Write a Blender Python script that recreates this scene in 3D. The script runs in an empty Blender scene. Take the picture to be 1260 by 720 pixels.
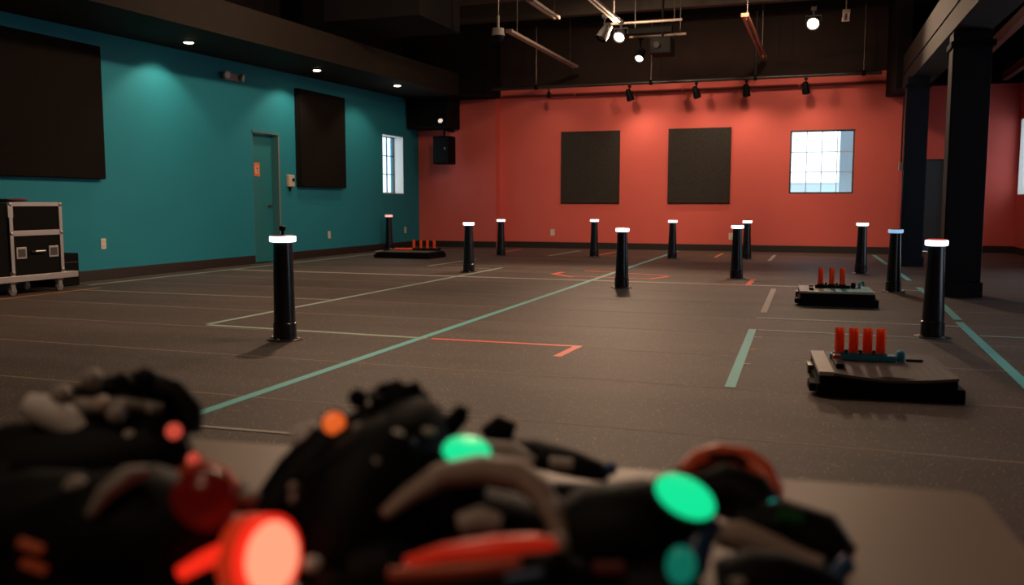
import bpy, bmesh, math, random
from mathutils import Vector, Matrix
random.seed(7)
S = bpy.context.scene
COL = S.collection

# ------------------------------------------------------------------ camera
CAM_H, FPX, YAW, PITCH, ROLL = 0.95, 1100.0, -0.339, 0.100, 0.0005
fw = Vector((math.sin(YAW)*math.cos(PITCH), math.cos(YAW)*math.cos(PITCH), -math.sin(PITCH)))
r0 = Vector((math.cos(YAW), -math.sin(YAW), 0)); u0 = r0.cross(fw)
rt = r0*math.cos(ROLL) + u0*math.sin(ROLL); up = u0*math.cos(ROLL) - r0*math.sin(ROLL)
EYE = Vector((0, 0, CAM_H))
cam = bpy.data.cameras.new('camera'); co = bpy.data.objects.new('camera', cam); COL.objects.link(co)
co.matrix_world = Matrix(((rt.x, up.x, -fw.x, EYE.x), (rt.y, up.y, -fw.y, EYE.y), (rt.z, up.z, -fw.z, EYE.z), (0, 0, 0, 1)))
cam.sensor_width = 36; cam.lens = 36*FPX/1260; cam.clip_start = 0.05; cam.clip_end = 200
cam.dof.use_dof = True; cam.dof.focus_distance = 8.0; cam.dof.aperture_fstop = 2.3
S.camera = co

# ------------------------------------------------------------------ sky, exposure
W = bpy.data.worlds.new('sky'); S.world = W; W.use_nodes = True
W.node_tree.nodes['Background'].inputs[0].default_value = (0.74, 0.88, 1.0, 1)
W.node_tree.nodes['Background'].inputs[1].default_value = 2.7
S.view_settings.view_transform = 'Standard'; S.view_settings.look = 'None'
S.view_settings.exposure = 0.0; S.view_settings.gamma = 1.0; S.view_settings.use_curve_mapping = False
WARM = (1.0, 0.68, 0.45)

# ------------------------------------------------------------------ helpers
def ray(px, py): return fw + rt*((px-630)/FPX) + up*((360-py)/FPX)
def on_z(px, py, z=0.0): d = ray(px, py); return EYE + d*((z-CAM_H)/d.z)
def on_x(px, py, x): d = ray(px, py); return EYE + d*(x/d.x)
def on_y(px, py, y): d = ray(px, py); return EYE + d*(y/d.y)
def at(px, py, d): return EYE + ray(px, py)*d

MATS = {}
def mat(name, col, rough=0.5, metal=0.0, emit=None, strength=1.0, noise=0.0, nscale=20.0, bump=0.0, spec=0.5, coat=0.0):
    if name in MATS: return MATS[name]
    m = bpy.data.materials.new(name); m.use_nodes = True; nt = m.node_tree
    b = nt.nodes['Principled BSDF']
    b.inputs['Base Color'].default_value = (*col, 1); b.inputs['Roughness'].default_value = rough
    b.inputs['Metallic'].default_value = metal; b.inputs['Specular IOR Level'].default_value = spec
    b.inputs['Coat Weight'].default_value = coat
    if emit:
        b.inputs['Emission Color'].default_value = (*emit, 1); b.inputs['Emission Strength'].default_value = strength
    if noise or bump:
        tc = nt.nodes.new('ShaderNodeTexCoord'); n = nt.nodes.new('ShaderNodeTexNoise')
        n.inputs['Scale'].default_value = nscale; n.inputs['Detail'].default_value = 5
        nt.links.new(tc.outputs['Object'], n.inputs['Vector'])
        if noise:
            mx = nt.nodes.new('ShaderNodeMix'); mx.data_type = 'RGBA'; mx.blend_type = 'MIX'
            mx.inputs[6].default_value = (*[c*(1-noise) for c in col], 1); mx.inputs[7].default_value = (*[min(1, c*(1+noise)) for c in col], 1)
            nt.links.new(n.outputs['Fac'], mx.inputs[0]); nt.links.new(mx.outputs[2], b.inputs['Base Color'])
        if bump:
            bp = nt.nodes.new('ShaderNodeBump'); bp.inputs['Strength'].default_value = bump; bp.inputs['Distance'].default_value = 0.002
            nt.links.new(n.outputs['Fac'], bp.inputs['Height']); nt.links.new(bp.outputs['Normal'], b.inputs['Normal'])
    MATS[name] = m; return m

def mat_rubber():
    m = bpy.data.materials.new('speckled_rubber'); m.use_nodes = True; nt = m.node_tree; N = nt.nodes; L = nt.links
    b = N['Principled BSDF']; tc = N.new('ShaderNodeTexCoord')
    n1 = N.new('ShaderNodeTexNoise'); n1.inputs['Scale'].default_value = 1.3; n1.inputs['Detail'].default_value = 6
    mp = N.new('ShaderNodeMapping'); mp.inputs['Scale'].default_value = (0.35, 1.6, 1)
    L.new(tc.outputs['Object'], mp.inputs['Vector']); L.new(mp.outputs['Vector'], n1.inputs['Vector'])
    r1 = N.new('ShaderNodeValToRGB'); r1.color_ramp.elements[0].position = 0.3; r1.color_ramp.elements[1].position = 0.72
    r1.color_ramp.elements[0].color = (0.068, 0.052, 0.046, 1); r1.color_ramp.elements[1].color = (0.104, 0.081, 0.072, 1)
    L.new(n1.outputs['Fac'], r1.inputs['Fac'])
    v = N.new('ShaderNodeTexVoronoi'); v.inputs['Scale'].default_value = 100
    L.new(tc.outputs['Object'], v.inputs['Vector'])
    lt = N.new('ShaderNodeMath'); lt.operation = 'LESS_THAN'; lt.inputs[1].default_value = 0.25
    L.new(v.outputs['Distance'], lt.inputs[0])
    sx = N.new('ShaderNodeSeparateColor'); L.new(v.outputs['Color'], sx.inputs['Color'])
    gt = N.new('ShaderNodeMath'); gt.operation = 'GREATER_THAN'; gt.inputs[1].default_value = 0.80
    L.new(sx.outputs[0], gt.inputs[0])
    mu = N.new('ShaderNodeMath'); mu.operation = 'MULTIPLY'; L.new(lt.outputs[0], mu.inputs[0]); L.new(gt.outputs[0], mu.inputs[1])
    mx = N.new('ShaderNodeMix'); mx.data_type = 'RGBA'; mx.inputs[7].default_value = (0.50, 0.41, 0.34, 1)
    L.new(mu.outputs[0], mx.inputs[0]); L.new(r1.outputs[0], mx.inputs[6]); L.new(mx.outputs[2], b.inputs['Base Color'])
    n2 = N.new('ShaderNodeTexNoise'); n2.inputs['Scale'].default_value = 160; L.new(tc.outputs['Object'], n2.inputs['Vector'])
    bp = N.new('ShaderNodeBump'); bp.inputs['Strength'].default_value = 0.35; bp.inputs['Distance'].default_value = 0.003
    L.new(n2.outputs['Fac'], bp.inputs['Height']); L.new(bp.outputs['Normal'], b.inputs['Normal'])
    b.inputs['Roughness'].default_value = 0.62; b.inputs['Specular IOR Level'].default_value = 0.22
    return m

def mat_fabric(name, col):
    m = bpy.data.materials.new(name); m.use_nodes = True; nt = m.node_tree; N = nt.nodes; L = nt.links
    b = N['Principled BSDF']; tc = N.new('ShaderNodeTexCoord')
    v = N.new('ShaderNodeTexVoronoi'); v.inputs['Scale'].default_value = 70; L.new(tc.outputs['Object'], v.inputs['Vector'])
    r = N.new('ShaderNodeValToRGB'); r.color_ramp.elements[0].color = (*[c*1.25 for c in col], 1); r.color_ramp.elements[1].color = (*[c*0.6 for c in col], 1)
    L.new(v.outputs['Distance'], r.inputs['Fac']); L.new(r.outputs[0], b.inputs['Base Color'])
    bp = N.new('ShaderNodeBump'); bp.inputs['Strength'].default_value = 0.6; bp.inputs['Distance'].default_value = 0.004
    L.new(v.outputs['Distance'], bp.inputs['Height']); L.new(bp.outputs['Normal'], b.inputs['Normal'])
    b.inputs['Roughness'].default_value = 0.95; b.inputs['Specular IOR Level'].default_value = 0.1
    return m

def mat_translucent(name, col, mixf=0.6):
    m = bpy.data.materials.new(name); m.use_nodes = True; nt = m.node_tree; N = nt.nodes; L = nt.links
    b = N['Principled BSDF']; b.inputs['Base Color'].default_value = (*col, 1); b.inputs['Roughness'].default_value = 0.35
    t = N.new('ShaderNodeBsdfTranslucent'); t.inputs[0].default_value = (*col, 1)
    mx = N.new('ShaderNodeMixShader'); mx.inputs[0].default_value = mixf
    L.new(b.outputs[0], mx.inputs[1]); L.new(t.outputs[0], mx.inputs[2]); L.new(mx.outputs[0], N['Material Output'].inputs[0])
    return m

def mat_glass():
    m = bpy.data.materials.new('window_glass'); m.use_nodes = True; nt = m.node_tree; N = nt.nodes; L = nt.links
    N.remove(N['Principled BSDF'])
    t = N.new('ShaderNodeBsdfTransparent'); t.inputs[0].default_value = (0.95, 0.98, 0.98, 1)
    g = N.new('ShaderNodeBsdfGlossy'); g.inputs['Roughness'].default_value = 0.02
    mx = N.new('ShaderNodeMixShader'); mx.inputs[0].default_value = 0.05
    L.new(t.outputs[0], mx.inputs[1]); L.new(g.outputs[0], mx.inputs[2]); L.new(mx.outputs[0], N['Material Output'].inputs[0])
    return m

TEAL = mat('teal_wall_paint', (0.020, 0.232, 0.305), 0.7, noise=0.05, nscale=3, bump=0.1, spec=0.2)
CORAL = mat('coral_wall_paint', (0.68, 0.124, 0.102), 0.65, noise=0.05, nscale=3, bump=0.1, spec=0.3)
BLACKP = mat('black_ceiling_paint', (0.007, 0.0058, 0.0055), 0.85, noise=0.3, nscale=4, spec=0.12)
UPPERP = mat('dark_upper_wall_paint', (0.030, 0.018, 0.015), 0.8, noise=0.25, nscale=3, spec=0.15)
CHAR = mat('dark_soffit_paint', (0.019, 0.014, 0.0105), 0.75, noise=0.2, nscale=5, spec=0.15)
SLATE = mat('slate_door_paint', (0.028, 0.058, 0.088), 0.5)
COLP = mat('dark_column_paint', (0.004, 0.006, 0.013), 0.55, noise=0.15, nscale=4, spec=0.2)
BASEB = mat('dark_vinyl_baseboard', (0.022, 0.016, 0.014), 0.45)
RUB = mat_rubber()
SEAM = mat('pale_seam_filler', (0.34, 0.27, 0.22), 0.9, spec=0.1)  # seam strips, paler than the rubber
FAB = mat_fabric('charcoal_panel_fabric', (0.042, 0.037, 0.034))
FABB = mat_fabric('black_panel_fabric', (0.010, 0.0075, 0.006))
PANELF = mat('panel_edge', (0.008, 0.007, 0.006), 0.8, spec=0.2)
GLASS = mat_glass()
WHITEP = mat('white_frame_paint', (0.72, 0.72, 0.70), 0.5)
BLKFRAME = mat('dark_window_frame', (0.025, 0.035, 0.035), 0.4)
BLK = mat('black_plastic', (0.0025, 0.0025, 0.003), 0.6, spec=0.15)
BLKM = mat('black_matte_plastic', (0.0022, 0.002, 0.002), 0.75, spec=0.12)
NAVY = mat('black_bollard_sleeve', (0.003, 0.004, 0.008), 0.27, noise=0.2, nscale=12, spec=0.5)
STEEL = mat('brushed_steel', (0.42, 0.40, 0.38), 0.35, 1.0)
DSTEEL = mat('dark_steel', (0.12, 0.10, 0.09), 0.4, 0.9)
ALU = mat('aluminium_edge', (0.44, 0.40, 0.38), 0.42, 0.75)
BEIGE = mat('beige_plastic', (0.62, 0.50, 0.40), 0.5)
IVORY = mat('ivory_plastic', (0.70, 0.66, 0.58), 0.5)
TAPE_T = mat('teal_floor_tape', (0.11, 0.52, 0.53), 0.55)
TAPE_P = mat('pale_green_floor_tape', (0.30, 0.42, 0.36), 0.55)
TAPE_R = mat('red_floor_tape', (0.88, 0.13, 0.07), 0.55)
TAPE_W = mat('off_white_floor_tape', (0.40, 0.38, 0.35), 0.6)
TAPE_G = mat('worn_grey_floor_tape', (0.22, 0.21, 0.19), 0.6)
TAPE_O = mat('orange_floor_tape', (0.62, 0.26, 0.09), 0.6)
TUBE_R = mat_translucent('orange_red_tube_plastic', (0.95, 0.125, 0.03), 0.36)
BLUE = mat('blue_rail_plastic', (0.03, 0.22, 0.36), 0.4)
TANTOP = mat('grey_brown_board', (0.085, 0.068, 0.060), 0.6, noise=0.15, nscale=8)
GREYTOP = mat('pale_grey_board', (0.34, 0.30, 0.275), 0.55, noise=0.1, nscale=8)
TEALTOP = mat('teal_board_vinyl', (0.008, 0.36, 0.43), 0.6)
TABLE = mat('grey_brown_table_laminate', (0.235, 0.172, 0.138), 0.5, noise=0.08, nscale=6)
PLY = mat('plywood_edge', (0.42, 0.30, 0.22), 0.6)
GREYP = mat('grey_plastic', (0.34, 0.30, 0.27), 0.5)
LGREYP = mat('light_grey_plastic', (0.70, 0.66, 0.64), 0.5)
REDP = mat('red_translucent_plastic', (0.55, 0.05, 0.02), 0.35)
RUSTP = mat('burnt_orange_plastic', (0.62, 0.085, 0.025), 0.4)
BLUEP = mat('dark_blue_plastic', (0.01, 0.06, 0.16), 0.35)
RING = mat('white_led_ring', (0.9, 0.95, 1), 0.4, emit=(0.86, 0.92, 1.0), strength=3.2)
RINGP = mat('pink_led_ring', (0.9, 0.7, 0.7), 0.4, emit=(1.0, 0.48, 0.45), strength=0.9)
RINGB = mat('dim_blue_led_ring', (0.6, 0.7, 0.9), 0.4, emit=(0.35, 0.58, 0.90), strength=0.8)
RINGT = mat('red_led_lid', (0.5, 0.05, 0.04), 0.4, emit=(1.0, 0.10, 0.07), strength=0.45)
CAPD = mat('dark_bollard_cap', (0.05, 0.025, 0.022), 0.4)
BULB = mat('lamp_bulb_glow', (1, 0.9, 0.75), 0.4, emit=(1.0, 0.80, 0.55), strength=14)
BULBW = mat('cool_lamp_glow', (1, 0.95, 0.85), 0.4, emit=(1.0, 0.90, 0.74), strength=5)
GREEN = mat('green_sensor_lens', (0.01, 0.3, 0.12), 0.3, emit=(0.006, 0.78, 0.31), strength=1.0)
GREEND = mat('green_reflection_glow', (0.01, 0.2, 0.12), 0.3, emit=(0.003, 0.11, 0.075), strength=1.0)
REDL = mat('red_sensor_lens', (0.6, 0.1, 0.05), 0.3, emit=(1.0, 0.30, 0.17), strength=1.3)
REDR = mat('red_glow_rim', (0.5, 0.03, 0.01), 0.3, emit=(1.0, 0.025, 0.010), strength=0.9)
REDD = mat('dark_red_dome', (0.10, 0.005, 0.004), 0.25, emit=(0.30, 0.008, 0.004), strength=0.08)
ORANGE = mat('orange_indicator_light', (0.6, 0.15, 0.03), 0.3, emit=(0.85, 0.13, 0.02), strength=0.8)
PINKL = mat('pink_red_indicator_light', (0.6, 0.1, 0.08), 0.3, emit=(0.85, 0.10, 0.06), strength=0.55)

class MB:
    def __init__(s): s.bm = bmesh.new()
    def box(s, a, b, M=None):
        x0, x1 = sorted((a[0], b[0])); y0, y1 = sorted((a[1], b[1])); z0, z1 = sorted((a[2], b[2]))
        v = [s.bm.verts.new((x, y, z)) for z in (z0, z1) for x, y in ((x0, y0), (x1, y0), (x1, y1), (x0, y1))]
        for f in ((3, 2, 1, 0), (4, 5, 6, 7), (0, 1, 5, 4), (1, 2, 6, 5), (2, 3, 7, 6), (3, 0, 4, 7)): s.bm.faces.new([v[i] for i in f])
        if M is not None:
            for q in v: q.co = M @ q.co
        return s
    def hexa(s, pts):   # 4 bottom ccw + 4 top ccw
        v = [s.bm.verts.new(p) for p in pts]
        for f in ((3, 2, 1, 0), (4, 5, 6, 7), (0, 1, 5, 4), (1, 2, 6, 5), (2, 3, 7, 6), (3, 0, 4, 7)): s.bm.faces.new([v[i] for i in f])
        return s
    def rings(s, rings, cap=True):
        R = [[s.bm.verts.new(p) for p in r] for r in rings]; n = len(R[0])
        for a, b in zip(R, R[1:]):
            for i in range(n): s.bm.faces.new((a[i], a[(i+1) % n], b[(i+1) % n], b[i]))
        if cap: s.bm.faces.new(R[0][::-1]); s.bm.faces.new(R[-1])
        return s
    def tube(s, pts, rad, n=12, flat=1.0, ref=None):
        pts = [Vector(p) for p in pts]
        if not hasattr(rad, '__len__'): rad = [rad]*len(pts)
        out = []; prev = None
        for i, p in enumerate(pts):
            t = (pts[min(i+1, len(pts)-1)] - pts[max(i-1, 0)]).normalized()
            if prev is None:
                a = Vector(ref) if ref else (Vector((0, 0, 1)) if abs(t.z) < 0.9 else Vector((1, 0, 0)))
            else: a = prev
            a = (a - t*a.dot(t)).normalized(); prev = a; b = t.cross(a)
            out.append([p + a*(rad[i]*flat*math.cos(2*math.pi*k/n)) + b*(rad[i]*math.sin(2*math.pi*k/n)) for k in range(n)])
        return s.rings(out)
    def lathe(s, prof, c=(0, 0, 0), axis=(0, 0, 1), n=24):
        t = Vector(axis).normalized(); a = Vector((1, 0, 0)) if abs(t.x) < 0.9 else Vector((0, 1, 0))
        a = (a - t*a.dot(t)).normalized(); b = t.cross(a); c = Vector(c)
        return s.rings([[c + t*h + a*(max(r, 1e-4)*math.cos(2*math.pi*k/n)) + b*(max(r, 1e-4)*math.sin(2*math.pi*k/n)) for k in range(n)] for r, h in prof])
    def ball(s, c, rad, M=None, u=14, v=9):
        c = Vector(c); R = []
        for j in range(v+1):
            th = math.pi*j/v
            R.append([Vector((rad[0]*max(math.sin(th), 1e-3)*math.cos(2*math.pi*k/u), rad[1]*max(math.sin(th), 1e-3)*math.sin(2*math.pi*k/u), -rad[2]*math.cos(th))) for k in range(u)])
        return s.rings([[c + (M @ p if M else p) for p in r] for r in R])
    def build(s, name, m, parent=None, smooth=False, bevel=0.0, loc=None):
        bmesh.ops.recalc_face_normals(s.bm, faces=s.bm.faces[:])
        me = bpy.data.meshes.new(name); s.bm.to_mesh(me); s.bm.free()
        me.materials.append(m); o = bpy.data.objects.new(name, me); COL.objects.link(o)
        if smooth:
            for p in me.polygons: p.use_smooth = True
            try: me.set_sharp_from_angle(angle=math.radians(42))
            except Exception: pass
        if bevel:
            bv = o.modifiers.new('bevel', 'BEVEL'); bv.width = bevel; bv.segments = 2; bv.limit_method = 'ANGLE'
        if loc is not None: o.location = loc
        if parent:
            o.parent = parent
        return o
def tag(o, label, cat, group=None, kind=None):
    o['label'] = label; o['category'] = cat
    if group: o['group'] = group
    if kind: o['kind'] = kind
    return o
def thing(name, label, cat, loc=(0, 0, 0), rz=0.0, group=None):
    o = bpy.data.objects.new(name, None); COL.objects.link(o); o.location = loc; o.rotation_euler = (0, 0, rz)
    o.empty_display_size = 0.05
    return tag(o, label, cat, group)
def struct(o): o['kind'] = 'structure'; return o
def rebase(root):
    """children meshes were written in world coordinates: move them into the root's frame (root has no rotation)"""
    for ch in root.children:
        for v in ch.data.vertices: v.co -= root.location
        for g in ch.children:
            for v in g.data.vertices: v.co -= root.location
def copy_tree(o, parent=None):
    c = o.copy(); COL.objects.link(c); c.parent = parent
    for ch in o.children: copy_tree(ch, c)
    return c
def lamp(name, kind, loc, energy, col=WARM, target=None, size=0.08, angle=90, blend=0.6):
    l = bpy.data.lights.new(name, kind); l.energy = energy; l.color = col
    if kind == 'SPOT': l.spot_size = math.radians(angle); l.spot_blend = blend; l.shadow_soft_size = size
    elif kind == 'POINT': l.shadow_soft_size = size
    elif kind == 'AREA': l.size = size
    o = bpy.data.objects.new(name, l); COL.objects.link(o); o.location = loc
    if target is not None: o.rotation_euler = (Vector(target)-Vector(loc)).to_track_quat('-Z', 'Y').to_euler()
    return o

# ------------------------------------------------------------------ room shell
XL, XR, YB, YBL, YBR, YF, ZC = -8.45, 3.35, 18.10, 17.85, 19.30, -3.0, 4.75
Z_SPLIT = 3.38
fl = struct(MB().box((XL-0.3, YF-0.3, -0.15), (XR+0.3, YBR+0.3, -0.012)).build('floor', mat('floor_screed', (0.06, 0.05, 0.045), 0.8)))
seam_y = [2.65 + 1.0*i for i in range(-5, 17)]
edges = [YF] + [y for y in seam_y if YF+0.2 < y < YBR-0.1] + [YBR]
for a, b in zip(edges, edges[1:]):
    MB().box((XL, a+0.002, -0.012), (XR, b-0.002, 0.0)).build('rubber_roll', RUB, fl)
sm = None
for y in edges[1:-1]:
    MB().box((XL, y-0.006, -0.010), (XR, y+0.006, 0.0006)).build('seam', SEAM, fl)
struct(MB().box((XL-0.3, YF-0.3, ZC), (XR+0.3, YBR+0.3, ZC+0.2)).build('ceiling', BLACKP))

def wall_boxes(mb, ua, ub, za, zb, holes, put):
    """rectangular wall in (u,z) with rectangular holes, made of boxes"""
    us = sorted({ua, ub, *[h[0] for h in holes], *[h[1] for h in holes]}); 
    for u0_, u1_ in zip(us, us[1:]):
        mid = (u0_+u1_)/2; zs = za
        for h in sorted([h for h in holes if h[0] <= mid <= h[1]], key=lambda h: h[2]):
            if h[2] > zs: put(mb, u0_, u1_, zs, h[2])
            zs = h[3]
        if zb > zs: put(mb, u0_, u1_, zs, zb)
D1 = (11.86, 12.60, -0.012, 2.08)              # door in the teal wall (Y0, Y1, z0, z1)
W1 = (16.17, 17.10, 1.135, 2.32)               # window in the teal wall
mb = MB(); wall_boxes(mb, YF-0.3, YBR+0.3, -0.15, ZC, [D1, W1], lambda m, a, b, c, d: m.box((XL-0.3, a, c), (XL, b, d)))
wl = struct(mb.build('wall_left', TEAL))
MB().box((XL, YF, 3.30), (XL+0.012, YBL, ZC)).build('dark_upper_band', BLACKP, wl)
W2 = (-0.735, 0.42, 1.13, 2.325)
mb = MB(); wall_boxes(mb, -6.72, 1.22, -0.15, Z_SPLIT, [W2], lambda m, a, b, c, d: m.box((a, YB, c), (b, YB+0.3, d)))
wb = struct(mb.build('wall_back', CORAL))
mb = MB(); wall_boxes(mb, -6.72, XR+0.3, -0.15, ZC, [W2], lambda m, a, b, c, d: m.box((a, YB+0.301, c), (b, YB+0.33, d)) if b <= 1.3 else None)
mb.build('outside_render', mat('pale_outside_render', (0.62, 0.66, 0.68), 0.9), wb)
MB().box((-6.72, YB+0.02, Z_SPLIT), (1.22, YB+0.3, ZC)).build('upper_wall', UPPERP, wb)
bl = struct(MB().box((XL, YBL, -0.15), (-6.66, YBL+0.55, 3.25)).build('wall_back_left', CORAL))
MB().box((XL, YBL, 3.25), (-6.66, YBL+0.55, ZC)).build('upper_wall', BLACKP, bl)
MB().box((1.22, YB+0.01, -0.15), (1.27, YBR, ZC)).build('return_face', CORAL, wb)
D2 = (1.66, 2.14, -0.012, 1.80)
mb = MB(); wall_boxes(mb, 1.22, XR+0.3, -0.15, ZC, [D2], lambda m, a, b, c, d: m.box((a, YBR, c), (b, YBR+0.3, d)))
wbr = struct(mb.build('wall_back_right', CORAL))
MB().box((1.27, YBR-0.012, 3.20), (XR, YBR, ZC)).build('dark_upper_band', BLACKP, wbr)
W3 = (18.30, 19.18, 1.10, 2.52); W4 = (5.4, 7.2, 0.14, 2.52); W5 = (11.6, 13.6, 0.14, 2.52)
mb = MB(); wall_boxes(mb, YF-0.3, YBR, -0.15, ZC, [W3, W4, W5], lambda m, a, b, c, d: m.box((XR, a, c), (XR+0.3, b, d)))
wr = struct(mb.build('wall_right', CORAL))
MB().box((XR-0.012, YF, 3.20), (XR, YBR-0.012, ZC)).build('dark_upper_band', BLACKP, wr)
struct(MB().box((XL, YF-0.3, -0.15), (XR, YF, ZC)).build('wall_front', UPPERP))

# windows: a frame, bars and single panes
def window(name, axis, base, u0, u1, z0, z1, sgn, nu, nz, frame_m, bar_m, rec, sill_m=WHITEP, liner=True):
    def bx(m, a, b, c, d, p0, p1):
        if axis == 'x': m.box((base+sgn*p0, a, c), (base+sgn*p1, b, d))
        else: m.box((a, base+sgn*p0, c), (b, base+sgn*p1, d))
    m = MB(); t = 0.028
    for a, b, c, d in ((u0, u1, z0, z0+t), (u0, u1, z1-t, z1), (u0, u0+t, z0+t, z1-t), (u1-t, u1, z0+t, z1-t)): bx(m, a, b, c, d, rec, rec+0.05)
    o = struct(m.build(name, frame_m))
    if liner:
        m = MB()
        for a, b, c, d in ((u0, u1, z0, z0+0.012), (u0, u1, z1-0.012, z1), (u0, u0+0.012, z0, z1), (u1-0.012, u1, z0, z1)): bx(m, a, b, c, d, 0.0, rec-0.001)
        m.build('reveal_liner', sill_m, o)
    iu0, iu1, iz0, iz1 = u0+t, u1-t, z0+t, z1-t
    du, dz = (iu1-iu0)/nu, (iz1-iz0)/nz
    for i in range(1, nu):
        m = MB(); bx(m, iu0+i*du-0.008, iu0+i*du+0.008, iz0, iz1, rec+0.012, rec+0.036); m.build('glazing_bar', bar_m, o)
    for k in range(1, nz):
        m = MB(); bx(m, iu0, iu1, iz0+k*dz-0.008, iz0+k*dz+0.008, rec+0.014, rec+0.034); m.build('glazing_bar', bar_m, o)
    for i in range(nu):
        for k in range(nz):
            m = MB(); bx(m, iu0+i*du+0.004, iu0+(i+1)*du-0.004, iz0+k*dz+0.004, iz0+(k+1)*dz-0.004, rec+0.021, rec+0.026); m.build('pane', GLASS, o)
    return o
PALEBAR = mat('pale_glazing_bar', (0.55, 0.60, 0.60), 0.5)
window('window_1', 'x', XL, *W1, -1, 3, 3, BLKFRAME, BLKFRAME, 0.20)
window('window_2', 'y', YB, *W2, 1, 4, 3, BLKFRAME, PALEBAR, 0.05, BLKFRAME)
window('window_3', 'x', XR, *W3, 1, 2, 3, WHITEP, WHITEP, 0.16)
window('window_4', 'x', XR, *W4, 1, 3, 3, WHITEP, WHITEP, 0.16)
window('window_5', 'x', XR, *W5, 1, 3, 3, WHITEP, WHITEP, 0.16)
# what stands outside
NB = mat('pale_outside_wall', (0.80, 0.86, 0.88), 0.8, noise=0.05, nscale=1)
o = thing('outside_wall', 'low pale grey wall outside the square window in the coral wall', 'wall', (-0.2, 22.1, 0))
MB().box((-4.5, 22.0, -0.15), (4.2, 22.3, 1.36)).build('wall_body', NB, o); MB().box((-4.55, 21.95, 1.36), (4.25, 22.35, 1.42)).build('coping', WHITEP, o); rebase(o)
o = thing('outside_pillar', 'pale blue grey pillar outside the right side of the square window', 'pillar', (0.55, 20.95, 0))
MB().box((0.19, 20.6, -0.15), (0.90, 21.3, 4.4)).build('shaft', mat('blue_grey_render', (0.42, 0.68, 0.76), 0.9), o)
MB().box((0.15, 20.56, 4.4), (0.94, 21.34, 4.5)).build('cap', NB, o); rebase(o)
o = thing('neighbouring_building', 'pale ribbed building seen through the narrow window in the teal wall', 'building', (-13.2, 24, 0))
MB().box((-14.2, 18.5, -0.15), (-12.4, 36, 3.3)).build('wall_body', NB, o)
for k in range(9):
    MB().box((-12.4, 19.2+k*1.7, 0), (-12.30, 19.45+k*1.7, 3.2)).build('rib', mat('grey_rib', (0.42, 0.47, 0.50), 0.8), o)
rebase(o)

# doors
o = struct(MB().box((XL-0.16, D1[0]+0.02, 0.004), (XL-0.11, D1[1]-0.07, D1[3]-0.05)).build('door_1', mat('teal_door_paint', (0.017, 0.195, 0.225), 0.5)))
m = MB(); m.box((XL-0.19, D1[1]-0.06, 0.003), (XL+0.012, D1[1], D1[3])); m.box((XL-0.19, D1[0], 0.003), (XL-0.001, D1[0]+0.018, D1[3])); m.box((XL-0.19, D1[0], D1[3]-0.045), (XL+0.012, D1[1]-0.06, D1[3]))
m.build('door_frame', mat('teal_frame_paint', (0.06, 0.20, 0.22), 0.4), o)
MB().box((XL-0.10, D1[1]-0.058, 0.03), (XL+0.016, D1[1]-0.045, 2.0)).build('frame_edge', mat('pale_frame_edge', (0.36, 0.36, 0.30), 0.45), o)  # strip paler than the rest of the frame
hp = on_x(333, 253, XL-0.10)
m = MB(); m.lathe([(0.032, 0), (0.032, 0.012), (0.012, 0.014), (0.012, 0.05)], (XL-0.11, hp.y, hp.z), (1, 0, 0), 14); m.tube([(XL-0.065, hp.y, hp.z), (XL-0.062, hp.y-0.11, hp.z)], 0.011, 10)
m.build('door_handle', STEEL, o, True)
o = struct(MB().box((D2[0], YBR+0.06, 0.004), (D2[1], YBR+0.11, D2[3])).build('door_2', SLATE))
MB().box((D2[0], YBR+0.054, 0.72), (D2[1], YBR+0.062, 0.735)).build('kick_rail', DSTEEL, o)

sp, sq = on_x(312.5, 200, XL-0.11), on_x(319.5, 217, XL-0.11)
o = thing('door_notice', 'small orange notice with a pale panel stuck on the teal door', 'sign', (XL-0.11, (sp.y+sq.y)/2, (sp.z+sq.z)/2))
MB().box((0.0005, -0.075, -0.105), (0.003, 0.075, 0.105)).build('sheet', mat('orange_notice_paper', (0.80, 0.19, 0.08), 0.6), o)
MB().box((0.003, -0.048, -0.06), (0.0036, 0.048, 0.055)).build('print_panel', mat('pale_notice_print', (0.80, 0.45, 0.28), 0.6), o)
m = MB(); m.box((0.0036, -0.02, 0.0), (0.004, 0.03, 0.035)); m.box((0.0036, -0.005, -0.045), (0.004, 0.025, -0.008)); m.build('print_marks', mat('dark_notice_print', (0.45, 0.08, 0.04), 0.6), o)

# baseboards
def base(name, a, b, h=0.13): struct(MB().box(a, (b[0], b[1], h)).build(name, BASEB, bevel=0.004))
base('baseboard_left', (XL, YF, 0.001), (XL+0.015, D1[0]-0.005, 0)); base('baseboard_left', (XL, D1[1]+0.005, 0.001), (XL+0.015, YBL, 0))
base('baseboard_back', (-6.66, YB-0.015, 0.001), (1.22, YB, 0)); base('baseboard_back', (XL+0.015, YBL-0.015, 0.001), (-6.645, YBL, 0))
base('baseboard_right', (XR-0.015, YF, 0.001), (XR, YBR, 0)); base('baseboard_back', (2.16, YBR-0.015, 0.001), (XR-0.015, YBR, 0))

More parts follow.
